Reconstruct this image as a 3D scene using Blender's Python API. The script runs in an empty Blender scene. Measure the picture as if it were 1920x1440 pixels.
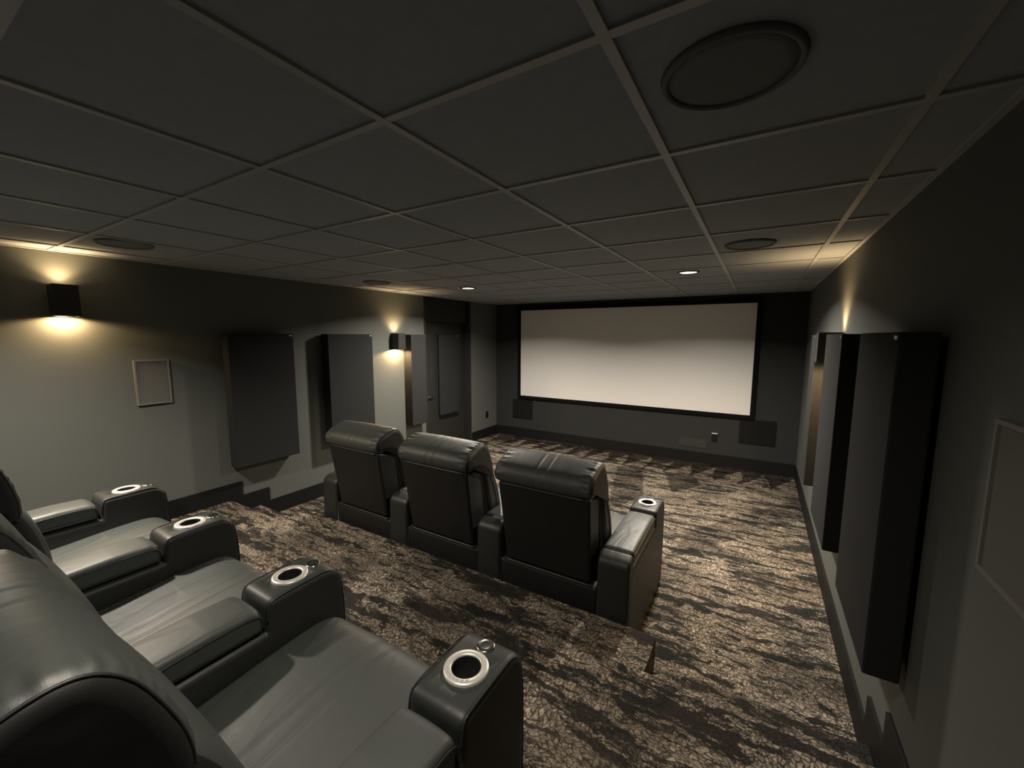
import bpy, bmesh, math, random
from mathutils import Vector, Matrix, noise as mnoise
PI = math.pi
random.seed(7)
scene = bpy.context.scene
C = scene.collection

# ------------------------------------------------------------------ camera
cam_data = bpy.data.cameras.new('camera')
cam = bpy.data.objects.new('camera', cam_data)
C.objects.link(cam)
cam_data.sensor_fit = 'HORIZONTAL'
cam_data.sensor_width = 36.0
cam_data.lens = 765.88 / 1920 * 36.0
cam_data.clip_start = 0.02
cam_data.clip_end = 60
right = Vector((0.855871, 0.517183, 0.002673))
up = Vector((-0.062626, 0.098506, 0.993164))
fwd = Vector((-0.513384, 0.850187, -0.116698))
m = Matrix.Identity(4)
for i in range(3):
    m[i][0], m[i][1], m[i][2] = right[i], up[i], -fwd[i]
m[0][3], m[1][3], m[2][3] = 1.5132, -0.8261, 1.8386
cam.matrix_world = m
scene.camera = cam

# ------------------------------------------------------------------ world, exposure
w = bpy.data.worlds.new('world')
scene.world = w
w.use_nodes = True
w.node_tree.nodes['Background'].inputs[0].default_value = (0.9, 0.95, 1.0, 1)
w.node_tree.nodes['Background'].inputs[1].default_value = 0.0
vs = scene.view_settings
vs.view_transform = 'Standard'
vs.look = 'None'
vs.gamma = 1.0
vs.use_curve_mapping = False
vs.exposure = 0.0

# lamp settings (the lamps themselves are built with their fixtures)
FRONT_W = 88.0                         # ceiling downlights near the screen
REAR_R_W, REAR_L_W = 12.0, 46.0        # ceiling downlights over the back row
SCONCE_UP, SCONCE_DOWN = 0.5, 0.5
BEAM_UP, BEAM_DOWN = 17.0, 17.0     # wall sconces
DOWN_COL = (1.0, 0.90, 0.76)
SCONCE_COL = (1.0, 0.66, 0.32)

# ------------------------------------------------------------------ room dimensions (m)
XL, XR, YB, YF, ZC = -2.70, 2.02, -1.55, 5.58, 2.41
PLAT, STEP = 0.28, 0.14

# ------------------------------------------------------------------ materials
def new_mat(name):
    mt = bpy.data.materials.new(name)
    mt.use_nodes = True
    nt = mt.node_tree
    bs = nt.nodes['Principled BSDF']
    return mt, nt, bs

def node(nt, t, **kw):
    n = nt.nodes.new(t)
    for k, v in kw.items():
        setattr(n, k, v)
    return n

def simple(name, col, rough=0.5, metal=0.0, spec=0.5, bump=0.0, bscale=300.0, var=0.0, vscale=6.0):
    mt, nt, bs = new_mat(name)
    bs.inputs['Base Color'].default_value = (*col, 1)
    bs.inputs['Roughness'].default_value = rough
    bs.inputs['Metallic'].default_value = metal
    bs.inputs['Specular IOR Level'].default_value = spec
    tc = node(nt, 'ShaderNodeTexCoord')
    if bump:
        nz = node(nt, 'ShaderNodeTexNoise')
        nz.inputs['Scale'].default_value = bscale
        nz.inputs['Detail'].default_value = 3
        bp = node(nt, 'ShaderNodeBump')
        bp.inputs['Strength'].default_value = bump
        bp.inputs['Distance'].default_value = 0.002
        nt.links.new(tc.outputs['Object'], nz.inputs['Vector'])
        nt.links.new(nz.outputs['Fac'], bp.inputs['Height'])
        nt.links.new(bp.outputs['Normal'], bs.inputs['Normal'])
    if var:
        n2 = node(nt, 'ShaderNodeTexNoise')
        n2.inputs['Scale'].default_value = vscale
        rp = node(nt, 'ShaderNodeMapRange')
        rp.inputs['To Min'].default_value = 1 - var
        rp.inputs['To Max'].default_value = 1 + var
        mx = node(nt, 'ShaderNodeVectorMath', operation='SCALE')
        mx.inputs[0].default_value = col
        nt.links.new(tc.outputs['Object'], n2.inputs['Vector'])
        nt.links.new(n2.outputs['Fac'], rp.inputs['Value'])
        nt.links.new(rp.outputs[0], mx.inputs['Scale'])
        nt.links.new(mx.outputs[0], bs.inputs['Base Color'])
    return mt

def emitter(name, col, strength):
    mt, nt, bs = new_mat(name)
    bs.inputs['Base Color'].default_value = (0.8, 0.8, 0.8, 1)
    bs.inputs['Emission Color'].default_value = (*col, 1)
    bs.inputs['Emission Strength'].default_value = strength
    return mt

def leather_mat(name, col, rough=0.42, wrinkle=0.35, ior=1.5, coat=0.0):
    mt, nt, bs = new_mat(name)
    bs.inputs['Base Color'].default_value = (*col, 1)
    bs.inputs['Specular IOR Level'].default_value = 0.5
    bs.inputs['IOR'].default_value = ior
    bs.inputs['Coat Weight'].default_value = coat
    bs.inputs['Coat Roughness'].default_value = rough + 0.04
    bs.inputs['Coat IOR'].default_value = 1.7
    tc = node(nt, 'ShaderNodeTexCoord')
    vo = node(nt, 'ShaderNodeTexVoronoi')
    vo.inputs['Scale'].default_value = 480
    nz = node(nt, 'ShaderNodeTexNoise')
    nz.inputs['Scale'].default_value = 3.2
    nz.inputs['Detail'].default_value = 2
    nz.inputs['Distortion'].default_value = 0.8
    mp = node(nt, 'ShaderNodeMapping')
    mp.inputs['Scale'].default_value = (2.6, 0.9, 1.2)
    mp.inputs['Rotation'].default_value = (0, 0, 0.35)
    nt.links.new(tc.outputs['Object'], mp.inputs['Vector'])
    nt.links.new(mp.outputs[0], nz.inputs['Vector'])
    nt.links.new(tc.outputs['Object'], vo.inputs['Vector'])
    # soft creases: sharpened noise
    pw = node(nt, 'ShaderNodeMapRange', interpolation_type='SMOOTHSTEP')
    pw.inputs['From Min'].default_value = 0.42
    pw.inputs['From Max'].default_value = 0.62
    nt.links.new(nz.outputs['Fac'], pw.inputs['Value'])
    b1 = node(nt, 'ShaderNodeBump')
    b1.inputs['Strength'].default_value = wrinkle
    b1.inputs['Distance'].default_value = 0.012
    nt.links.new(pw.outputs[0], b1.inputs['Height'])
    b2 = node(nt, 'ShaderNodeBump')
    b2.inputs['Strength'].default_value = 0.10
    b2.inputs['Distance'].default_value = 0.0012
    nt.links.new(vo.outputs['Distance'], b2.inputs['Height'])
    nt.links.new(b1.outputs[0], b2.inputs['Normal'])
    nt.links.new(b2.outputs[0], bs.inputs['Normal'])
    bs.inputs['Roughness'].default_value = rough
    return mt

def carpet_mat():
    mt, nt, bs = new_mat('patterned_carpet')
    L = nt.links.new
    bs.inputs['Roughness'].default_value = 0.95
    bs.inputs['Specular IOR Level'].default_value = 0.15
    geo = node(nt, 'ShaderNodeNewGeometry')
    wpos = geo.outputs['Position']
    # each level is a separate cut of the broadloom: shift the pattern with height
    sh = node(nt, 'ShaderNodeVectorMath', operation='DOT_PRODUCT')
    L(wpos, sh.inputs[0]); sh.inputs[1].default_value = (0, 0, 1)
    shc = node(nt, 'ShaderNodeCombineXYZ')
    ms = node(nt, 'ShaderNodeMath', operation='MULTIPLY')
    L(sh.outputs['Value'], ms.inputs[0]); ms.inputs[1].default_value = 3.1
    L(ms.outputs[0], shc.inputs[0]); L(ms.outputs[0], shc.inputs[1])
    pa = node(nt, 'ShaderNodeVectorMath', operation='ADD')
    L(wpos, pa.inputs[0]); L(shc.outputs[0], pa.inputs[1])
    pos = pa.outputs[0]
    def mapping(scale, src=pos, rot=0.0):
        mp = node(nt, 'ShaderNodeMapping')
        mp.inputs['Scale'].default_value = scale
        mp.inputs['Rotation'].default_value = (0, 0, rot)
        L(src, mp.inputs['Vector'])
        return mp.outputs[0]
    def noise(vec, scale, detail=4, rough=0.55, dist=0.0):
        n = node(nt, 'ShaderNodeTexNoise')
        n.inputs['Scale'].default_value = scale
        n.inputs['Detail'].default_value = detail
        n.inputs['Roughness'].default_value = rough
        n.inputs['Distortion'].default_value = dist
        L(vec, n.inputs['Vector'])
        return n.outputs['Fac']
    def ramp(v, a, b, lo=0.0, hi=1.0):
        r = node(nt, 'ShaderNodeMapRange', interpolation_type='SMOOTHSTEP')
        r.inputs['From Min'].default_value = a
        r.inputs['From Max'].default_value = b
        r.inputs['To Min'].default_value = lo
        r.inputs['To Max'].default_value = hi
        L(v, r.inputs['Value'])
        return r.outputs[0]
    def math_(op, a, b=None, c=None):
        n = node(nt, 'ShaderNodeMath', operation=op)
        for i, q in enumerate((a, b, c)):
            if q is None: continue
            if isinstance(q, (int, float)): n.inputs[i].default_value = q
            else: L(q, n.inputs[i])
        return n.outputs[0]
    def mix(f, a, b, mode='MIX'):
        n = node(nt, 'ShaderNodeMix', data_type='RGBA', blend_type=mode)
        if isinstance(f, (int, float)): n.inputs[0].default_value = f
        else: L(f, n.inputs[0])
        for i, q in ((6, a), (7, b)):
            if isinstance(q, tuple): n.inputs[i].default_value = (*q, 1)
            else: L(q, n.inputs[i])
        return n.outputs[2]
    # warp
    wn = node(nt, 'ShaderNodeTexNoise')
    wn.inputs['Scale'].default_value = 9
    wn.inputs['Detail'].default_value = 3
    L(pos, wn.inputs['Vector'])
    sub = node(nt, 'ShaderNodeVectorMath', operation='SUBTRACT')
    L(wn.outputs['Color'], sub.inputs[0]); sub.inputs[1].default_value = (0.5, 0.5, 0.5)
    sc = node(nt, 'ShaderNodeVectorMath', operation='SCALE')
    L(sub.outputs[0], sc.inputs[0]); sc.inputs['Scale'].default_value = 0.075
    ad = node(nt, 'ShaderNodeVectorMath', operation='ADD')
    L(pos, ad.inputs[0]); L(sc.outputs[0], ad.inputs[1])
    wp = ad.outputs[0]
    # leaf-like crackle cells with thin dark outlines
    def cells(scale, rot):
        v1 = node(nt, 'ShaderNodeTexVoronoi', feature='DISTANCE_TO_EDGE')
        v1.inputs['Scale'].default_value = 1.0
        mv = mapping(scale, wp, rot)
        L(mv, v1.inputs['Vector'])
        v2 = node(nt, 'ShaderNodeTexVoronoi', feature='F1')
        v2.inputs['Scale'].default_value = 1.0
        L(mv, v2.inputs['Vector'])
        sp = node(nt, 'ShaderNodeSeparateColor')
        L(v2.outputs['Color'], sp.inputs[0])
        return v1.outputs['Distance'], sp.outputs[0]
    e1, c1 = cells((33, 60, 44), 0.75)
    e2, c2 = cells((58, 29, 44), 0.5)
    sel = ramp(noise(mapping((5, 7, 6), wp), 1.0, 2), 0.46, 0.54)
    def lerp(f, a, b):
        return math_('ADD', math_('MULTIPLY', a, math_('SUBTRACT', 1.0, f)), math_('MULTIPLY', b, f))
    crack = ramp(lerp(sel, e1, e2), 0.0, 0.16)
    cellv = lerp(sel, c1, c2)
    # colours
    tone = ramp(noise(mapping((1.6, 3.2, 3)), 1.0, 3), 0.35, 0.65)
    beige = mix(tone, (0.200, 0.168, 0.130), (0.430, 0.362, 0.285))
    beige = mix(math_('MULTIPLY', cellv, 0.7), beige, (0.105, 0.086, 0.068))
    base = mix(crack, (0.050, 0.041, 0.033), beige)
    fl = ramp(noise(mapping((60, 95, 80), wp), 1.0, 3, 0.6), 0.3, 0.72, 0.55, 1.45)
    fs = node(nt, 'ShaderNodeVectorMath', operation='SCALE')
    L(base, fs.inputs[0]); L(fl, fs.inputs['Scale'])
    base = fs.outputs[0]
    # brush-stroke dark patches elongated across the room
    d1 = ramp(noise(mapping((2.1, 9.5, 9), wp), 1.0, 6, 0.70, 0.3), 0.515, 0.555)
    d2 = ramp(noise(mapping((1.2, 4.2, 4), wp), 1.0, 5, 0.64), 0.57, 0.62)
    d3 = ramp(noise(mapping((4.0, 30, 26), wp), 1.0, 4, 0.6), 0.54, 0.60)
    maro = ramp(noise(mapping((2.5, 4.4, 4)), 1.3, 2), 0.45, 0.6)
    darkc = mix(maro, (0.011, 0.013, 0.012), (0.022, 0.0185, 0.018))
    dk = math_('MAXIMUM', math_('MULTIPLY', d1, 0.95), math_('MULTIPLY', d3, 0.80))
    dk = math_('MAXIMUM', dk, math_('MULTIPLY', d2, 0.92))
    col = mix(dk, base, darkc)
    # pile grain
    gr = noise(mapping((1, 1, 1)), 260, 2)
    grain = ramp(gr, 0.25, 0.75, 0.72, 1.28)
    sg = node(nt, 'ShaderNodeVectorMath', operation='SCALE')
    L(col, sg.inputs[0]); L(grain, sg.inputs['Scale'])
    col = sg.outputs[0]
    # strokes left in the pile by the vacuum cleaner: saw-teeth along the screen wall, a few swaths
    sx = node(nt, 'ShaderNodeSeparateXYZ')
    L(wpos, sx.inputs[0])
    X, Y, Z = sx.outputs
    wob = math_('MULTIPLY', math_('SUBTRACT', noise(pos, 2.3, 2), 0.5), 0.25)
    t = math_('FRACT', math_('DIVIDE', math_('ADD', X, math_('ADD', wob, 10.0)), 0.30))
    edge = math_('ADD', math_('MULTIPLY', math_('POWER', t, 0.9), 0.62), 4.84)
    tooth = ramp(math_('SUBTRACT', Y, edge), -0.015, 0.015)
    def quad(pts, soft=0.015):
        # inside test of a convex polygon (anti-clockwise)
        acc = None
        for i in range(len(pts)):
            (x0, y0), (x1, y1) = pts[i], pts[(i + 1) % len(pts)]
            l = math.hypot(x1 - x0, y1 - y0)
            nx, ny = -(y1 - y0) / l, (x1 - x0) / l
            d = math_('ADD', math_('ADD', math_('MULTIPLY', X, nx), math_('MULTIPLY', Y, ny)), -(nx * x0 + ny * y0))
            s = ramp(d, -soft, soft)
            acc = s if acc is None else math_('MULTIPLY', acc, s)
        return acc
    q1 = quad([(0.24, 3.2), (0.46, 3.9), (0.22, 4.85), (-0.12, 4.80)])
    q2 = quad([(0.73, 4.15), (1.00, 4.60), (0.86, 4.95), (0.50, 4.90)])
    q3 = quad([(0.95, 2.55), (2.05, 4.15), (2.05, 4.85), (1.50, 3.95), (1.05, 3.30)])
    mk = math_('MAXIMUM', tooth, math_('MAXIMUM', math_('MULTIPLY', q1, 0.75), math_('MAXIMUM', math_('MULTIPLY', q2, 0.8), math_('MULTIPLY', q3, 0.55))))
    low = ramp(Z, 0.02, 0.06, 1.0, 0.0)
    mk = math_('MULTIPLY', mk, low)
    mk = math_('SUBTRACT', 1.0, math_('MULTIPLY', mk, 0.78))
    s2 = node(nt, 'ShaderNodeVectorMath', operation='SCALE')
    L(col, s2.inputs[0]); L(mk, s2.inputs['Scale'])
    L(s2.outputs[0], bs.inputs['Base Color'])
    bp = node(nt, 'ShaderNodeBump')
    bp.inputs['Strength'].default_value = 0.5
    bp.inputs['Distance'].default_value = 0.006
    L(math_('ADD', gr, math_('MULTIPLY', crack, 0.6)), bp.inputs['Height'])
    L(bp.outputs[0], bs.inputs['Normal'])
    return mt

M = {}
M['carpet'] = carpet_mat()
M['wall_grey'] = simple('grey_wall_paint', (0.106, 0.113, 0.106), 0.75, spec=0.25, bump=0.25, bscale=160, var=0.05, vscale=2)
M['wall_black'] = simple('charcoal_wall_paint', (0.028, 0.030, 0.030), 0.8, spec=0.25, bump=0.2, bscale=160)
M['tile'] = simple('black_ceiling_tile', (0.305, 0.335, 0.368), 0.9, spec=0.2, bump=0.35, bscale=220, var=0.08, vscale=30)
M['grid'] = simple('satin_black_grid', (0.37, 0.385, 0.395), 0.42, spec=0.5)
M['base'] = simple('black_rubber_base', (0.009, 0.009, 0.009), 0.6, spec=0.2, bump=0.05)
M['door'] = simple('black_door_paint', (0.020, 0.020, 0.019), 0.5, spec=0.4)
M['fabric'] = simple('charcoal_panel_fabric', (0.024, 0.025, 0.026), 0.95, spec=0.15, bump=0.5, bscale=700, var=0.08, vscale=40)
M['screen'] = simple('matte_white_screen', (0.80, 0.79, 0.78), 0.9, spec=0.1)
M['velvet'] = simple('black_velvet_border', (0.006, 0.006, 0.006), 0.95, spec=0.1)
M['black_metal'] = simple('black_powder_coat', (0.022, 0.020, 0.021), 0.42, spec=0.5)
M['silver'] = simple('satin_silver_plate', (0.75, 0.75, 0.74), 0.3, metal=1.0)
M['chrome'] = simple('brushed_chrome', (0.78, 0.77, 0.75), 0.18, metal=1.0)
M['ring'] = simple('satin_nickel_ring', (0.80, 0.78, 0.74), 0.38, metal=0.55)
M['well'] = simple('polished_black_well', (0.02, 0.02, 0.022), 0.08, spec=0.7)
M['button'] = simple('pale_touch_button', (0.55, 0.54, 0.52), 0.5)
M['mark'] = simple('grey_print', (0.22, 0.22, 0.22), 0.6)
M['speaker_frame'] = simple('taupe_speaker_frame', (0.16, 0.155, 0.14), 0.6, spec=0.3)
M['speaker_grille'] = simple('taupe_speaker_grille', (0.11, 0.108, 0.10), 0.7, spec=0.3, bump=0.3, bscale=900)
M['black_grille'] = simple('black_speaker_grille', (0.010, 0.010, 0.010), 0.8, spec=0.15, bump=0.4, bscale=700)
M['black_plastic'] = simple('black_plastic', (0.008, 0.008, 0.008), 0.5, spec=0.25)
M['painted_glint'] = simple('painted_glint_white', (0.75, 0.75, 0.74), 0.5)  # near-white colour for the glint painted on the outlet
M['ceiling_grille'] = simple('black_perforated_grille', (0.17, 0.18, 0.19), 0.8, spec=0.2, bump=0.3, bscale=600)
M['plate_grey'] = simple('grey_cover_plate', (0.042, 0.042, 0.040), 0.7, spec=0.2)
M['leather'] = leather_mat('black_leather', (0.0155, 0.018, 0.0175), 0.50, 0.08, 1.52, 0.12)
M['leather_soft'] = leather_mat('soft_black_leather', (0.037, 0.0435, 0.0415), 0.53, 0.16, 1.62, 0.15)
M['leather_flat'] = leather_mat('matte_black_leatherette_and_shade', (0.010, 0.0102, 0.0105), 0.55, 0.12)  # leatherette of base and shell; also the painted shade on cushion sides
M['stitch'] = simple('grey_thread', (0.10, 0.10, 0.095), 0.6)
M['lens'] = emitter('downlight_lens', (1.0, 0.90, 0.74), 9.0)
M['bulb'] = emitter('warm_sconce_lamp', (1.0, 0.74, 0.42), 14.0)
M['can_trim'] = simple('black_downlight_trim', (0.03, 0.03, 0.03), 0.5)

# ------------------------------------------------------------------ mesh helpers
def obj(name, bm, mat, parent=None, smooth=False):
    me = bpy.data.meshes.new(name)
    bmesh.ops.recalc_face_normals(bm, faces=bm.faces[:])
    bm.to_mesh(me)
    bm.free()
    mats = mat if isinstance(mat, (list, tuple)) else [mat]
    for q in mats:
        me.materials.append(q)
    if smooth:
        for p in me.polygons:
            p.use_smooth = len(p.vertices) <= 16
    o = bpy.data.objects.new(name, me)
    C.objects.link(o)
    if parent is not None:
        o.parent = parent
    return o

def box(bm, x0, x1, y0, y1, z0, z1, mi=0):
    v = [bm.verts.new((x, y, z)) for x in (x0, x1) for y in (y0, y1) for z in (z0, z1)]
    for f in ((0, 1, 3, 2), (4, 6, 7, 5), (0, 4, 5, 1), (2, 3, 7, 6), (0, 2, 6, 4), (1, 5, 7, 3)):
        fc = bm.faces.new([v[i] for i in f])
        fc.material_index = mi
    return bm

def bbox(x0, x1, y0, y1, z0, z1, bev=0.0, seg=3):
    bm = box(bmesh.new(), x0, x1, y0, y1, z0, z1)
    if bev:
        bmesh.ops.bevel(bm, geom=bm.edges[:], offset=bev, segments=seg, profile=0.5, affect='EDGES')
    return bm

def spline(pts, n=6, closed=True):
    out = []
    k = len(pts)
    rng = range(k if closed else k - 1)
    for i in rng:
        if closed:
            p0, p1, p2, p3 = pts[(i - 1) % k], pts[i], pts[(i + 1) % k], pts[(i + 2) % k]
        else:
            p0, p1, p2, p3 = pts[max(i - 1, 0)], pts[i], pts[i + 1], pts[min(i + 2, k - 1)]
        for j in range(n):
            t = j / n
            out.append(tuple(0.5 * ((2 * b) + (-a + c) * t + (2 * a - 5 * b + 4 * c - d) * t * t + (-a + 3 * b - 3 * c + d) * t ** 3)
                             for a, b, c, d in zip(p0, p1, p2, p3)))
    if not closed:
        out.append(tuple(pts[-1]))
    return out

def rpoly(pts, seg=5):
    """polygon (y, z, radius) with filleted corners"""
    out = []
    k = len(pts)
    for i in range(k):
        x, y, r = pts[i]
        p = Vector((x, y))
        a = Vector(pts[i - 1][:2]) - p
        b = Vector(pts[(i + 1) % k][:2]) - p
        if r <= 0:
            out.append((x, y)); continue
        ang = a.angle(b)
        d = min(r / math.tan(ang / 2), a.length * 0.49, b.length * 0.49)
        pa, pb = p + a.normalized() * d, p + b.normalized() * d
        for j in range(seg + 1):
            t = j / seg
            q = pa * (1 - t) ** 2 + p * 2 * t * (1 - t) + pb * t * t
            out.append((q.x, q.y))
    return out

def offset_poly(poly, d):
    k = len(poly)
    dl = d if isinstance(d, list) else [d] * k
    area = sum(poly[i][0] * poly[(i + 1) % k][1] - poly[(i + 1) % k][0] * poly[i][1] for i in range(k))
    s = 1 if area > 0 else -1
    out = []
    for i in range(k):
        p, a, b = Vector(poly[i]), Vector(poly[i - 1]), Vector(poly[(i + 1) % k])
        e1, e2 = (p - a), (b - p)
        if e1.length < 1e-7: e1 = e2
        if e2.length < 1e-7: e2 = e1
        n1 = Vector((e1.y, -e1.x)).normalized() * s
        n2 = Vector((e2.y, -e2.x)).normalized() * s
        n = n1 + n2
        if n.length < 1e-6: n = n1.copy()
        n.normalize()
        q = p - n * dl[i]
        out.append((q.x, q.y))
    return out

def loft(poly, x0, x1, r=0.03, crown=0.0, grooves=(), gdepth=0.005, nseg=5, nmid=6, taper=None, bm=None, gather=0.0):
    """sweep a closed (y, z) profile across x with rounded, slightly crowned sides"""
    if bm is None:
        bm = bmesh.new()
    hw, cx = (x1 - x0) / 2, (x0 + x1) / 2
    st = []
    for i in range(nseg + 1):
        a = PI / 2 * i / nseg
        st.append((-(hw - r + r * math.cos(a)), r * (1 - math.sin(a))))
    inner = [-(hw - r) + 2 * (hw - r) * i / nmid for i in range(1, nmid)]
    for g in grooves:
        inner = [q for q in inner if abs(q - g) > 0.014]
        inner += [g - 0.011, g - 0.004, g, g + 0.004, g + 0.011]
    for q in sorted(inner):
        st.append((q, 0.0))
    for i in range(nseg, -1, -1):
        a = PI / 2 * i / nseg
        st.append(((hw - r + r * math.cos(a)), r * (1 - math.sin(a))))
    rings = []
    for x, ins in st:
        d = ins - crown * (1 - (x / hw) ** 2)
        for g in grooves:
            d += gdepth * max(0, 1 - abs(x - g) / 0.007)
        if gather:
            wgt = math.exp(-((abs(x) - (hw - r - 0.004)) / 0.026) ** 2) * min(1.0, (hw - abs(x)) / 0.02)
            d = [d - gather * wgt * mnoise.noise(Vector((p[0] * 46, p[1] * 46, 3.0 if x > 0 else 9.0))) for p in poly]
        pl = offset_poly(poly, d)
        rg = []
        for (y, z) in pl:
            xx = x * (taper(y, z) if taper else 1.0)
            rg.append(bm.verts.new((cx + xx, y, z)))
        rings.append(rg)
    k = len(poly)
    for a, b in zip(rings, rings[1:]):
        for i in range(k):
            bm.faces.new((a[i], a[(i + 1) % k], b[(i + 1) % k], b[i]))
    bm.faces.new(rings[0][::-1])
    bm.faces.new(rings[-1])
    return bm

def tube(pts, r, bm=None, n=8, closed=False):
    if bm is None:
        bm = bmesh.new()
    pts = [Vector(p) for p in pts]
    k = len(pts)
    rings = []
    ref = Vector((0.13, 0.21, 0.97))
    for i in range(k):
        if closed:
            t = pts[(i + 1) % k] - pts[i - 1]
        else:
            t = pts[min(i + 1, k - 1)] - pts[max(i - 1, 0)]
        t.normalize()
        u = t.cross(ref)
        if u.length < 0.05: u = t.cross(Vector((1, 0, 0)))
        u.normalize()
        v = t.cross(u)
        rings.append([bm.verts.new(pts[i] + (u * math.cos(2 * PI * j / n) + v * math.sin(2 * PI * j / n)) * r) for j in range(n)])
    pairs = list(zip(rings, rings[1:])) + ([(rings[-1], rings[0])] if closed else [])
    for a, b in pairs:
        for j in range(n):
            bm.faces.new((a[j], a[(j + 1) % n], b[(j + 1) % n], b[j]))
    if not closed:
        bm.faces.new(rings[0][::-1]); bm.faces.new(rings[-1])
    return bm

def lathe(prof, cx=0, cy=0, cz=0, n=40, bm=None, mi=0, close=False):
    """revolve (radius, z) points about the vertical axis"""
    if bm is None:
        bm = bmesh.new()
    rings = []
    for r, z in prof:
        if r < 1e-6:
            rings.append([bm.verts.new((cx, cy, cz + z))])
        else:
            rings.append([bm.verts.new((cx + r * math.cos(2 * PI * j / n), cy + r * math.sin(2 * PI * j / n), cz + z)) for j in range(n)])
    pairs = list(zip(rings, rings[1:]))
    if close: pairs.append((rings[-1], rings[0]))
    for a, b in pairs:
        for j in range(n):
            q = [a[j % len(a)], a[(j + 1) % len(a)], b[(j + 1) % len(b)], b[j % len(b)]]
            u = []
            for v in q:
                if v not in u: u.append(v)
            if len(u) >= 3:
                f = bm.faces.new(u); f.material_index = mi
    return bm

def extrude_poly(poly, axis, a0, a1, bm=None):
    """poly in the plane across axis ('x': (y,z))"""
    if bm is None:
        bm = bmesh.new()
    def P(p, a):
        return (a, p[0], p[1]) if axis == 'x' else (p[0], a, p[1])
    A = [bm.verts.new(P(p, a0)) for p in poly]
    B = [bm.verts.new(P(p, a1)) for p in poly]
    k = len(poly)
    for i in range(k):
        bm.faces.new((A[i], A[(i + 1) % k], B[(i + 1) % k], B[i]))
    bm.faces.new(A[::-1]); bm.faces.new(B)
    return bm

def thing(name, label, cat, loc=(0, 0, 0), rotz=0.0, group=None):
    o = bpy.data.objects.new(name, None)
    o.empty_display_size = 0.1
    C.objects.link(o)
    o.location = loc
    o.rotation_euler = (0, 0, rotz)
    return tag(o, label, cat, group)

def tag(o, label, cat, group=None):
    o['label'] = label
    o['category'] = cat
    if group: o['group'] = group
    return o

def struct(name, bm, mat, label=None):
    o = obj(name, bm, mat)
    o['kind'] = 'structure'
    if label:
        o['label'] = label
    return o

def copy_tree(o, parent=None):
    c = o.copy()
    C.objects.link(c)
    if parent is not None:
        c.parent = parent
    for ch in list(o.children):
        copy_tree(ch, c)
    return c

# ------------------------------------------------------------------ the room
# floor: lower level, seating platform with two carpeted side steps
prof = [(XL, 0)]
bm = bmesh.new()
box(bm, XL - 0.02, XR + 0.02, YB - 0.02, YF + 0.02, -0.12, 0.0)
SX0, SX1 = -1.87, 1.145
def rounded_box_top(x0, x1, y0, y1, z0, z1, rr=0.03):
    b = box(bmesh.new(), x0, x1, y0, y1, z0, z1)
    es = [e for e in b.edges if all(abs(v.co.z - z1) < 1e-6 for v in e.verts) and all(abs(v.co.y - y1) < 1e-6 for v in e.verts)]
    es += [e for e in b.edges if all(abs(v.co.y - y1) < 1e-6 for v in e.verts) and abs(e.verts[0].co.z - e.verts[1].co.z) > 0.01]
    bmesh.ops.bevel(b, geom=es, offset=rr, segments=4, profile=0.5, affect='EDGES')
    me = bpy.data.meshes.new('tmp'); b.to_mesh(me); b.free()
    bm.from_mesh(me); bpy.data.meshes.remove(me)
rounded_box_top(SX0, SX1, YB - 0.02, 1.265, -0.01, PLAT)
rounded_box_top(XL - 0.02, XR + 0.02, YB - 0.02, 1.005, -0.01, PLAT - 0.0005)
rounded_box_top(XL - 0.02, SX0 + 0.01, 0.9, 1.265, -0.01, STEP)
rounded_box_top(SX1 - 0.01, XR + 0.02, 0.9, 1.265, -0.01, STEP)
struct('floor', bm, M['carpet'], 'patterned carpet floor with raised seating platform and side steps')

# ceiling tiles and the exposed grid
T = 0.6096
struct('ceiling', box(bmesh.new(), XL - 0.1, XR + 0.1, YB - 0.1, YF + 0.1, ZC + 0.008, ZC + 0.1), M['tile'], 'black lay-in tile ceiling')
bm = bmesh.new()
g = 0.012
for k in range(-4, 4):
    box(bm, k * T - g, k * T + g, YB, YF, ZC, ZC + 0.012)
for j in range(-2, 10):
    if j * T < YF:
        for k in range(-5, 4):
            a, b = max(XL, k * T + g), min(XR, (k + 1) * T - g)
            if b > a:
                box(bm, a, b, j * T - g, j * T + g, ZC + 0.0006, ZC + 0.012)
box(bm, XL, XL + 0.022, YB, YF, ZC - 0.0005, ZC + 0.012)
box(bm, XR - 0.022, XR, YB, YF, ZC - 0.0005, ZC + 0.012)
box(bm, XL, XR, YF - 0.022, YF, ZC - 0.001, ZC + 0.012)
box(bm, XL, XR, YB, YB + 0.022, ZC - 0.001, ZC + 0.012)
struct('trim_1', bm, M['grid'], 'satin black ceiling grid bars')

# walls
D0, D1 = 3.66, 4.80            # recess that holds the door
struct('wall_left', box(bmesh.new(), XL - 0.25, XL, YB - 0.1, D0, -0.1, ZC + 0.05), M['wall_grey'], 'grey painted left wall')
struct('wall_left.001', box(bmesh.new(), XL - 0.25, XL, D1, YF + 0.1, -0.1, ZC + 0.05), M['wall_grey'], 'short piece of grey left wall between door and screen wall')
struct('wall_right', box(bmesh.new(), XR, XR + 0.15, YB - 0.1, YF + 0.1, -0.1, ZC + 0.05), M['wall_grey'], 'grey painted right wall')
struct('wall_front', box(bmesh.new(), XL - 0.1, XR + 0.1, YF, YF + 0.15, -0.1, ZC + 0.05), M['wall_black'], 'charcoal painted screen wall')
struct('wall_back', box(bmesh.new(), XL - 0.1, XR + 0.1, YB - 0.15, YB, -0.1, ZC + 0.05), M['wall_grey'], 'grey painted rear wall')
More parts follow.
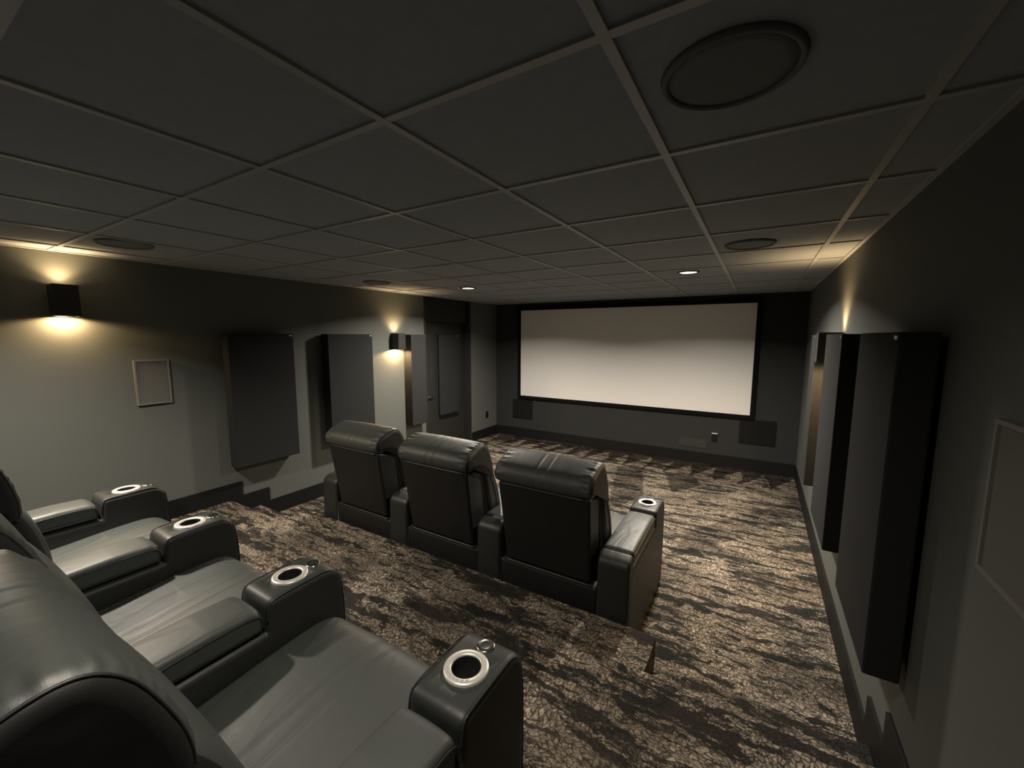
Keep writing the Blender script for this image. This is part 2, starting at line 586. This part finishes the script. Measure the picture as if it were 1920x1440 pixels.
# black door recess, casing and door
bm = bmesh.new()
box(bm, XL - 0.24, XL - 0.16, D0, D1, 0, ZC)
box(bm, XL - 0.16, XL - 0.004, D0 + 0.0, D0 + 0.05, 0, ZC)
box(bm, XL - 0.16, XL - 0.004, D1 - 0.05, D1 - 0.0, 0, ZC)
box(bm, XL - 0.16, XL - 0.06, D0 + 0.05, D1 - 0.05, 2.05, ZC)
struct('trim_2', bm, M['door'], 'black door casing and header')
door = struct('door_1', bbox(XL - 0.16, XL - 0.115, D0 + 0.055, D1 - 0.055, 0.008, 2.045, 0.003, 2), M['door'], 'black door in the left wall')
bm = bmesh.new()
lathe([(0.0, 0.0), (0.026, 0.0), (0.026, 0.008), (0.011, 0.012), (0.011, 0.045), (0.0, 0.045)], n=24, bm=bm)
bmesh.ops.rotate(bm, verts=bm.verts[:], cent=(0, 0, 0), matrix=Matrix.Rotation(PI / 2, 3, 'Y'))
bmesh.ops.translate(bm, verts=bm.verts[:], vec=(XL - 0.117, D0 + 0.15, 0.90))
tube([(XL - 0.078, D0 + 0.15, 0.90), (XL - 0.076, D0 + 0.19, 0.90), (XL - 0.078, D0 + 0.27, 0.897)], 0.009, bm)
obj('door_handle', bm, M['black_metal'], door, True)

# baseboards following the steps
BH, BT = 0.158, 0.014
def step_base(y_end, ya, yb):
    return [(YB, PLAT), (ya - BT, PLAT), (ya - BT, 0.14), (yb - BT, 0.14), (yb - BT, 0.0), (y_end, 0.0), (y_end, BH),
            (yb + 0.075, BH), (yb + 0.075, STEP + BH), (ya + 0.085, STEP + BH), (ya + 0.085, PLAT + BH), (YB, PLAT + BH)]
struct('baseboard_left', extrude_poly(step_base(D0, 1.005, 1.265), 'x', XL, XL + BT), M['base'])
struct('baseboard_left.001', box(bmesh.new(), XL, XL + BT, D1, YF - BT, 0, BH), M['base'])
struct('baseboard_right', extrude_poly(step_base(YF - BT, 1.005, 1.265), 'x', XR - BT, XR), M['base'])
struct('baseboard_front', box(bmesh.new(), XL, XR, YF - BT, YF, 0, BH), M['base'])
struct('baseboard_back', box(bmesh.new(), XL + BT, XR - BT, YB, YB + BT, PLAT, PLAT + BH), M['base'])

# ------------------------------------------------------------------ projection screen
sx0, sx1, sz0, sz1 = -2.152, 1.455, 0.77, 2.285
t = thing('projection_screen', 'large blank white projection screen with thin black border on front wall', 'screen', ((sx0 + sx1) / 2, YF, 0))
bm = bmesh.new()
ox = (sx0 + sx1) / 2
fw = 0.055
for (a, b, c, d) in ((sx0 - fw, sx1 + fw, sz0 - fw, sz0), (sx0 - fw, sx1 + fw, sz1, sz1 + fw), (sx0 - fw, sx0, sz0, sz1), (sx1, sx1 + fw, sz0, sz1)):
    box(bm, a - ox, b - ox, -0.045, 0.0, c, d)
obj('frame', bm, M['velvet'], t)
obj('screen_surface', box(bmesh.new(), sx0 - ox, sx1 - ox, -0.032, -0.022, sz0, sz1), M['screen'], t)

# ------------------------------------------------------------------ acoustic panels
def panel(x, y0, y1, z0, z1, th, side, label, group, name='acoustic_panel'):
    """side=+1: on the left wall facing +x; -1: on the right wall facing -x. origin at wall, panel centre, bottom"""
    yc = (y0 + y1) / 2
    hw = (y1 - y0) / 2
    t = thing(name, label, 'acoustic panel', (x, yc, z0), 0 if side > 0 else PI, group)
    so = 0.024
    obj('body', bbox(so, th, -hw, hw, 0, z1 - z0, 0.008, 3), M['fabric'], t)
    obj('mounting_cleat', bbox(0.0, so + 0.002, -hw * 0.6, hw * 0.6, (z1 - z0) * 0.75, (z1 - z0) * 0.75 + 0.06, 0.002, 1), M['black_metal'], t)
    obj('label_plate', bbox(th - 0.001, th + 0.003, hw - 0.045, hw - 0.012, z1 - z0 - 0.024, z1 - z0 - 0.012, 0.001, 1), M['silver'], t)
    return t
zt = ZC - 0.555
zb = ZC - 1.805
panel(XL, 1.00, 1.61, zb, zt, 0.135, 1, 'charcoal fabric acoustic panel on left wall nearest the square wall speaker', 'acoustic panels on the left wall')
panel(XL, 1.99, 2.60, zb, zt, 0.145, 1, 'charcoal fabric acoustic panel on left wall just left of the lit sconce', 'acoustic panels on the left wall')
panel(XL, 3.25, 3.54, zb - 0.02, zt, 0.145, 1, 'narrow charcoal acoustic panel on left wall between the sconce and the black door', 'acoustic panels on the left wall')
panel(XL - 0.115, 4.06, 4.52, zb - 0.03, zt, 0.06, 1, 'dark fabric acoustic panel hung on the black door', 'acoustic panels on the left wall')
panel(XR, 0.95, 1.56, zb + 0.045, zt, 0.125, -1, 'large dark acoustic panel on right wall nearest the camera', 'acoustic panels on the right wall')
panel(XR, 2.03, 2.66, zb, zt, 0.125, -1, 'dark acoustic panel in the middle of the three on the right wall', 'acoustic panels on the right wall')
panel(XR, 3.26, 3.56, zb, zt, 0.125, -1, 'narrow acoustic panel on right wall farthest away, its edge lit by a sconce', 'acoustic panels on the right wall')

# ------------------------------------------------------------------ sconces
def area(name, loc, rot, size, power, col, spread, parent=None):
    l = bpy.data.lights.new(name, 'AREA')
    l.shape = 'DISK'
    l.size = size
    l.energy = power
    l.color = col
    l.spread = spread
    o = bpy.data.objects.new(name, l)
    C.objects.link(o)
    o.location = loc
    o.rotation_euler = rot
    if parent is not None:
        o.parent = parent
    return o
def sconce(x, y, z0, side, label, up=1.0, down=1.0):
    H, W, D = 0.215, 0.125, 0.15
    t = thing('wall_sconce', label, 'wall light', (x, y, z0), 0 if side > 0 else PI, 'up-and-down wall sconces')
    bm = bmesh.new()
    e = 0.006
    x0, x1 = 0.012, D
    for (a, b, c, d) in ((x0, x1, -W / 2, -W / 2 + e), (x0, x1, W / 2 - e, W / 2), (x0, x0 + e, -W / 2 + e, W / 2 - e), (x1 - e, x1, -W / 2 + e, W / 2 - e)):
        box(bm, a, b, c, d, 0, H)
    box(bm, x0 + e, x1 - e, -W / 2 + e, W / 2 - e, H / 2 - 0.045, H / 2 + 0.045)
    obj('body', bm, M['black_metal'], t)
    obj('back_plate', bbox(0, 0.014, -0.045, 0.045, 0.03, H - 0.03, 0.003, 2), M['black_metal'], t)
    cx = 0.08
    for zz in (H / 2 + 0.045, H / 2 - 0.075):
        obj('lamp', lathe([(0, 0), (0.036, 0), (0.04, 0.008), (0.04, 0.022), (0.036, 0.03), (0, 0.03)], cx, 0, zz, 24), M['bulb'], t, True)
    area('sconce_light_up', (cx, 0, H - 0.016), (PI, 0, 0), 0.075, SCONCE_UP * up, SCONCE_COL, math.radians(176), t)
    area('sconce_light_down', (cx, 0, 0.022), (0, 0, 0), 0.075, SCONCE_DOWN * down, SCONCE_COL, math.radians(150), t)
    for nm, zz, rx, pw, ang in (('sconce_beam_up', H - 0.010, PI, BEAM_UP * up, 118), ('sconce_beam_down', 0.003, 0.0, BEAM_DOWN * down, 174)):
        l = bpy.data.lights.new(nm, 'SPOT')
        l.energy, l.color = pw, SCONCE_COL
        l.spot_size, l.spot_blend, l.shadow_soft_size = math.radians(ang), 1.0 if rx else 0.3, 0.018
        o = bpy.data.objects.new(nm, l)
        C.objects.link(o)
        o.location, o.rotation_euler, o.parent = (0.062, 0, zz), (rx, 0, 0), t
    return t
sconce(XL, 0.03, ZC - 0.445, 1, 'black box wall sconce glowing up and down at far left of the left wall')
sconce(XL, 3.08, ZC - 0.755, 1, 'black box wall sconce between acoustic panels on left wall', 1.25, 1.9)
sconce(XR, 2.90, ZC - 0.755, -1, 'black box sconce on right wall tucked behind the middle acoustic panel', 1.3, 2.2)

# ------------------------------------------------------------------ wall speakers, outlets, plates
def wall_speaker(x, y, z0, side, W, H, label):
    t = thing('wall_speaker', label, 'speaker', (x, y, z0), 0 if side > 0 else PI, 'square wall speakers beside the back row')
    bm = bmesh.new()
    f = 0.012
    for (a, b, c, d) in ((-W / 2, W / 2, 0, f), (-W / 2, W / 2, H - f, H), (-W / 2, -W / 2 + f, f, H - f), (W / 2 - f, W / 2, f, H - f)):
        box(bm, 0, 0.022, a, b, c, d)
    obj('frame', bm, M['speaker_frame'], t)
    obj('grille', bbox(0, 0.018, -W / 2 + f, W / 2 - f, f, H - f, 0.002, 2), M['speaker_grille'], t)
    return t
wall_speaker(XL, 0.49, ZC - 1.13, 1, 0.225, 0.36, 'flat rectangular wall speaker with pale frame on left wall beside the back row')
wall_speaker(XR, 0.455, ZC - 1.13, -1, 0.23, 0.37, 'flat wall speaker cut off at the right edge of the photo on right wall')

def front_speaker(x0, x1, z0, z1, label):
    t = thing('front_speaker', label, 'speaker', ((x0 + x1) / 2, YF, z0), 0, 'black speakers below the screen')
    W, H = x1 - x0, z1 - z0
    obj('grille', bbox(-W / 2 + 0.012, W / 2 - 0.012, -0.014, 0.0, 0.012, H - 0.012, 0.003, 2), M['black_grille'], t)
    bm = bmesh.new()
    f = 0.014
    for (a, b, c, d) in ((-W / 2, W / 2, 0, f), (-W / 2, W / 2, H - f, H), (-W / 2, -W / 2 + f, f, H - f), (W / 2 - f, W / 2, f, H - f)):
        box(bm, a, b, -0.012, 0.0, c, d)
    obj('frame', bm, M['black_plastic'], t)
front_speaker(1.34, 1.77, ZC - 2.04, ZC - 1.70, 'black in-wall speaker below the right end of the screen')
front_speaker(-2.33, -1.92, ZC - 2.07, ZC - 1.72, 'black in-wall speaker low on front wall beyond left end of the screen')
t = thing('cover_plate', 'faint grey rectangular plate low on front wall left of the outlet', 'wall plate', (0.755, YF, ZC - 2.185))
obj('plate', bbox(-0.185, 0.185, -0.008, 0, 0, 0.125, 0.002, 2), M['plate_grey'], t)
bm = bmesh.new()
for k in range(2):
    lathe([(0, 0), (0.004, 0), (0.004, 0.003), (0, 0.003)], 0, 0, 0, 12, bm) if k == 0 else None
bmesh.ops.rotate(bm, verts=bm.verts[:], cent=(0, 0, 0), matrix=Matrix.Rotation(PI / 2, 3, 'X'))
bmesh.ops.translate(bm, verts=bm.verts[:], vec=(0, -0.0075, 0.0625))
obj('screw', bm, M['plate_grey'], t)

def outlet(loc, rot, label, glint):
    t = thing('wall_outlet', label, 'outlet', loc, rot, 'black wall outlets')
    obj('plate', bbox(-0.038, 0.038, -0.008, 0, 0, 0.118, 0.003, 2), M['black_plastic'], t)
    for zz in (0.022, 0.066):
        obj('socket', bbox(-0.017, 0.017, -0.0105, -0.006, zz, zz + 0.03, 0.002, 2), M['black_plastic'], t)
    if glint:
        o = obj('glint_strip', bbox(-0.037, 0.037, -0.028, 0, 0.118, 0.127, 0.001, 1), M['painted_glint'], t)  # pale strip stands in for light glinting off the plate top
        o['label'] = 'pale strip painted as a glint on the top edge'
outlet((1.04, YF, ZC - 2.07), 0, 'black outlet with a glint painted along its top edge on front wall under the screen', True)
outlet((XL, 5.26, ZC - 2.065), PI / 2, 'black outlet on the short left wall piece beside the screen wall', False)

# ------------------------------------------------------------------ ceiling fittings
def ceiling_speaker(x, y, label):
    t = thing('ceiling_speaker', label, 'speaker', (x, y, ZC + 0.008), 0, 'round ceiling speakers')
    obj('bezel', lathe([(0.128, 0.0), (0.128, -0.010), (0.134, -0.014), (0.140, -0.012), (0.143, 0.0)], n=56, close=True), M['ceiling_grille'], t, True)
    obj('grille', lathe([(0.0, -0.008), (0.10, -0.0075), (0.129, -0.006), (0.129, 0.0), (0, 0.0)], n=56), M['ceiling_grille'], t, True)
ceiling_speaker(1.42, 0.25, 'round black ceiling speaker at upper right nearest the camera')
ceiling_speaker(1.42, 2.21, 'round black ceiling speaker near the right wall by the screen')
ceiling_speaker(-2.10, 2.30, 'round black ceiling speaker above the second sconce at left')
ceiling_speaker(-1.99, 0.20, 'round black ceiling speaker by the left sconce above the back row')

def downlight(x, y, watts, label, spread=152):
    t = thing('recessed_downlight', label, 'ceiling light', (x, y, ZC + 0.008), 0, 'recessed ceiling downlights')
    obj('trim_ring', lathe([(0.072, 0.0), (0.072, -0.006), (0.080, -0.012), (0.092, -0.006), (0.094, 0.0)], n=48, close=True), M['can_trim'], t, True)
    obj('lens', lathe([(0, -0.005), (0.0725, -0.005), (0.0725, 0.0), (0, 0.0)], n=40), M['lens'], t)
    area('downlight_lamp', (0, 0, -0.014), (0, 0, 0), 0.13, watts, DOWN_COL, math.radians(spread), t)
downlight(-1.56, 3.23, FRONT_W, 'small lit downlight in the ceiling left of the screen')
downlight(0.92, 3.23, FRONT_W, 'small lit downlight in the ceiling in front of the screen at right')
downlight(0.86, -0.46, REAR_R_W, 'downlight just above the top edge of the view over the back row', 150)
downlight(-1.56, -0.46, REAR_L_W, 'downlight over the left end of the back row', 132)

# ------------------------------------------------------------------ recliners
def arm_parts(root, x, mirror=1):
    """one console arm, centred on x; local y forward, z up from the floor the seat stands on"""
    hw = 0.0925
    poly = rpoly([(-0.815, 0.02, 0.01), (0.155, 0.02, 0.01), (0.168, 0.45, 0.05), (0.158, 0.655, 0.085), (-0.130, 0.652, 0.035),
                  (-0.140, 0.545, 0.004), (-0.712, 0.545, 0.004), (-0.715, 0.628, 0.014), (-0.80, 0.60, 0.07)], 6)
    a = obj('arm', loft(poly, x - hw, x + hw, 0.022, 0.0, nseg=4, nmid=3), M['leather'], root, True)
    cut = obj('cut', lathe([(0.0, -0.09), (0.0425, -0.09), (0.0425, 0.05), (0.0, 0.05)], x, 0, 0.6535, 40), M['leather'], root)
    md = a.modifiers.new('hole', 'BOOLEAN')
    md.object = cut
    md.operation = 'DIFFERENCE'
    md.solver = 'EXACT'
    dg = bpy.context.evaluated_depsgraph_get()
    me = bpy.data.meshes.new_from_object(a.evaluated_get(dg))
    a.modifiers.clear()
    a.data = me
    bpy.data.objects.remove(cut)
    pp = rpoly([(-0.708, 0.552, 0.02), (-0.146, 0.552, 0.02), (-0.146, 0.640, 0.06), (-0.30, 0.646, 0.2), (-0.708, 0.632, 0.03)], 5)
    obj('armrest_pad', loft(pp, x - hw + 0.004, x + hw - 0.004, 0.02, 0.004, nseg=4, nmid=5), M['leather_soft'], a, True)
    # seam piping along the console edges
    for sx in (-1, 1):
        line = [(x + sx * (hw - 0.006), y, z) for y, z in spline([(-0.134, 0.58), (-0.122, 0.636), (-0.09, 0.6505), (0.04, 0.6525), (0.10, 0.648), (0.142, 0.612), (0.157, 0.55), (0.163, 0.42), (0.158, 0.1)], 5, False)]
        obj('piping', tube(line, 0.0028, None, 6), M['leather'], a, True)
    for sx in (-1, 1):
        line = [(x + sx * (hw - 0.0035), y, z) for y, z in spline([(-0.70, 0.606), (-0.5, 0.616), (-0.3, 0.626), (-0.165, 0.618), (-0.15, 0.57)], 5, False)]
        obj('piping', tube(line, 0.0025, None, 6), M['leather'], a, True)
    # cup holder: ring, polished well, touch buttons on the rear rim
    bm = bmesh.new()
    zt = 0.6535
    lathe([(0.040, -0.006), (0.0405, 0.004), (0.043, 0.007), (0.060, 0.0065), (0.0625, 0.004), (0.0635, -0.004)], x, 0, zt, 56, bm, 0)
    lathe([(0.0405, 0.003), (0.038, -0.012), (0.036, -0.075), (0.0, -0.078)], x, 0, zt, 56, bm, 1)
    for k in range(7):
        an = -PI / 2 + (k - 3) * 0.27 - 0.12
        cx_, cy_ = x + 0.0515 * math.cos(an), 0.0515 * math.sin(an)
        v = []
        for (dx, dy) in ((-1, -1), (1, -1), (1, 1), (-1, 1)):
            tx, ty = dx * 0.0052, dy * 0.0052
            v.append((cx_ + tx * -math.sin(an) + ty * math.cos(an), cy_ + tx * math.cos(an) + ty * math.sin(an)))
        lo = [bm.verts.new((p[0], p[1], zt + 0.0062)) for p in v]
        hi = [bm.verts.new((p[0], p[1], zt + 0.0078)) for p in v]
        for i in range(4):
            f = bm.faces.new((lo[i], lo[(i + 1) % 4], hi[(i + 1) % 4], hi[i])); f.material_index = 2
        f = bm.faces.new(hi); f.material_index = 2
        s = 0.0019
        q = [bm.verts.new((cx_ + dx * s, cy_ + dy * s, zt + 0.0080)) for dx, dy in ((-1, -1), (1, -1), (1, 1), (-1, 1))]
        f = bm.faces.new(q); f.material_index = 3
    c = obj('cup_holder', bm, [M['ring'], M['well'], M['button'], M['mark']], a, True)
    c['label'] = 'silver cup holder ring with small touch buttons and a glossy black well'
    for p in c.data.polygons:
        if p.material_index >= 2: p.use_smooth = False
    # round swivel knob in front of the cup
    kb = obj('control_knob', lathe([(0.0275, -0.006), (0.0275, 0.002), (0.025, 0.0045), (0.014, 0.0035), (0.0, 0.002)], x, 0.094, 0.6525, 36), M['chrome'], a, True)
    kb['label'] = 'round chrome control knob'
    return a

GR = (-0.032, 0.032)
def shaded_sides(o, x):  # darker leather on the side faces paints in their shade
    for p in o.data.polygons:
        if abs(p.center.x) > x:
            p.material_index = 1
def build_recliner(name='recliner'):
    root = bpy.data.objects.new(name, None)
    root.empty_display_size = 0.1
    C.objects.link(root)
    # base box with the padded lower rear panel
    poly = rpoly([(-0.775, 0.05, 0.02), (0.06, 0.05, 0.02), (0.06, 0.33, 0.02), (-0.60, 0.36, 0.02), (-0.74, 0.415, 0.02), (-0.795, 0.40, 0.02)], 4)
    obj('base', loft(poly, -0.3235, 0.3235, 0.010, 0, nseg=3, nmid=3), M['leather_flat'], root, True)
    obj('piping', tube([(i * 0.05 - 0.3, -0.792, 0.409) for i in range(13)], 0.008, None, 8), M['leather'], root.children[0], True)
    # footrest panel folded in front
    poly = rpoly([(0.062, 0.07, 0.02), (0.105, 0.07, 0.02), (0.125, 0.37, 0.03), (0.062, 0.38, 0.02)], 5)
    obj('footrest', loft(poly, -0.3235, 0.3235, 0.02, 0.006, GR, 0.004, nseg=4, nmid=6), M['leather_soft'], root, True)
    # seat cushion
    poly = spline([(-0.56, 0.36), (-0.58, 0.42), (-0.52, 0.463), (-0.35, 0.468), (-0.15, 0.484), (0.0, 0.490), (0.08, 0.478), (0.128, 0.438), (0.140, 0.385), (0.115, 0.35), (0.02, 0.343), (-0.25, 0.345)], 5)
    s = obj('seat_cushion', loft(poly, -0.322, 0.322, 0.035, 0.008, GR, 0.004, nseg=5, nmid=10), M['leather_soft'], root, True)
    for gx in GR:
        obj('stitching', tube([(gx, y, z) for y, z in spline([(-0.50, 0.466), (-0.35, 0.4705), (-0.15, 0.4865), (0.0, 0.4925), (0.08, 0.4805), (0.127, 0.441)], 5, False)], 0.0012, None, 5), M['stitch'], s, True)
    # reclined back: flat shell behind, puffed cushion in front
    poly = rpoly([(-0.790, 0.420, 0.02), (-0.66, 0.405, 0.02), (-0.645, 0.60, 0.05), (-0.70, 0.93, 0.03), (-0.865, 0.955, 0.03), (-0.868, 0.93, 0.02)], 5)
    shell = obj('back_shell', loft(poly, -0.292, 0.292, 0.022, 0, nseg=4, nmid=4, taper=lambda y, z: 0.97 + 0.05 * min(1, max(0, (z - 0.42) / 0.5))), M['leather_flat'], root, True)
    bm = bmesh.new()
    tube([(xx, -0.868, 0.943) for xx in [i * 0.05 - 0.275 for i in range(12)]], 0.009, bm, 8)
    obj('piping', bm, M['leather'], shell, True)
    poly = spline([(-0.58, 0.42), (-0.51, 0.425), (-0.465, 0.49), (-0.455, 0.58), (-0.470, 0.68), (-0.508, 0.79), (-0.556, 0.88), (-0.61, 0.935), (-0.70, 0.94), (-0.70, 0.86), (-0.65, 0.64), (-0.62, 0.48)], 6)
    bc = obj('back_cushion', loft(poly, -0.315, 0.315, 0.05, 0.012, GR, 0.004, nseg=6, nmid=8), [M['leather_soft'], M['leather_flat']], root, True)
    shaded_sides(bc, 0.302)
    side = [(-0.57, 0.44), (-0.535, 0.55), (-0.545, 0.68), (-0.585, 0.79), (-0.635, 0.88), (-0.68, 0.925)]
    for sx in (-1, 1):
        obj('piping', tube([(sx * 0.316, y, z) for y, z in spline(side, 5, False)], 0.003, None, 6), M['leather'], bc, True)
    # headrest pillow rolled over the top
    hp = [(-0.866, 0.955), (-0.892, 0.982), (-0.889, 1.028), (-0.855, 1.066), (-0.79, 1.097), (-0.72, 1.117), (-0.67, 1.108), (-0.628, 1.066), (-0.596, 1.0), (-0.572, 0.93), (-0.565, 0.862), (-0.592, 0.826), (-0.635, 0.87), (-0.72, 0.935), (-0.80, 0.95)]
    poly = spline(hp, 12)
    h = obj('headrest', loft(poly, -0.318, 0.318, 0.036, 0.006, GR, 0.0035, nseg=7, nmid=40, gather=0.006), [M['leather_soft'], M['leather_flat']], root, True)
    shaded_sides(h, 0.3065)
    for gx in GR:
        obj('stitching', tube([(gx, y, z) for y, z in spline(offset_poly(hp, -0.0015)[0:11], 5, False)], 0.0012, None, 5), M['stitch'], h, True)
    for sx in (-1, 1):
        obj('piping', tube([(sx * 0.305, y, z) for y, z in spline(offset_poly(hp, 0.008), 5)], 0.003, None, 6, closed=True), M['leather'], h, True)
    arm_parts(root, 0.4175)
    return root

rec = build_recliner()
GROUP_B = 'black leather recliners in the back row'
GROUP_F = 'black leather recliners in the front row'
seats = [
    # x, y, floor level, left arm?, label, group
    (0.462, -0.015, PLAT, False, 'black leather recliner nearest the camera at right end of the back row', GROUP_B),
    (-0.376, -0.015, PLAT, False, 'middle black leather recliner of the back row', GROUP_B),
    (-1.214, -0.015, PLAT, True, 'black leather recliner at left end of the back row by the lit wall', GROUP_B),
    (0.476, 2.085, 0.0, False, 'black leather recliner at right end of the front row beside the open aisle', GROUP_F),
    (-0.361, 2.085, 0.0, False, 'middle black leather recliner of the front row', GROUP_F),
    (-1.199, 2.085, 0.0, True, 'black leather recliner at left end of the front row near the sconce wall', GROUP_F),
]
for i, (x, y, z, left, label, grp) in enumerate(seats):
    o = rec if i == 0 else copy_tree(rec)
    o.location = (x, y, z)
    tag(o, label, 'recliner', grp)
for i, o in enumerate([q for q in C.objects if q.name.startswith('recliner')]):
    if o['label'].find('at left end') >= 0:
        arm_parts(o, -0.4175)
    # the far back-row seat stands a little more upright than the others
    if o['label'].find('left end of the back row') >= 0:
        hinge = Vector((0, -0.66, 0.42))
        tilt = Matrix.Translation(hinge) @ Matrix.Rotation(math.radians(-9), 4, 'X') @ Matrix.Translation(-hinge)
        for ch in o.children:
            if ch.name.split('.')[0] in ('headrest', 'back_cushion', 'back_shell'):
                ch.matrix_basis = tilt
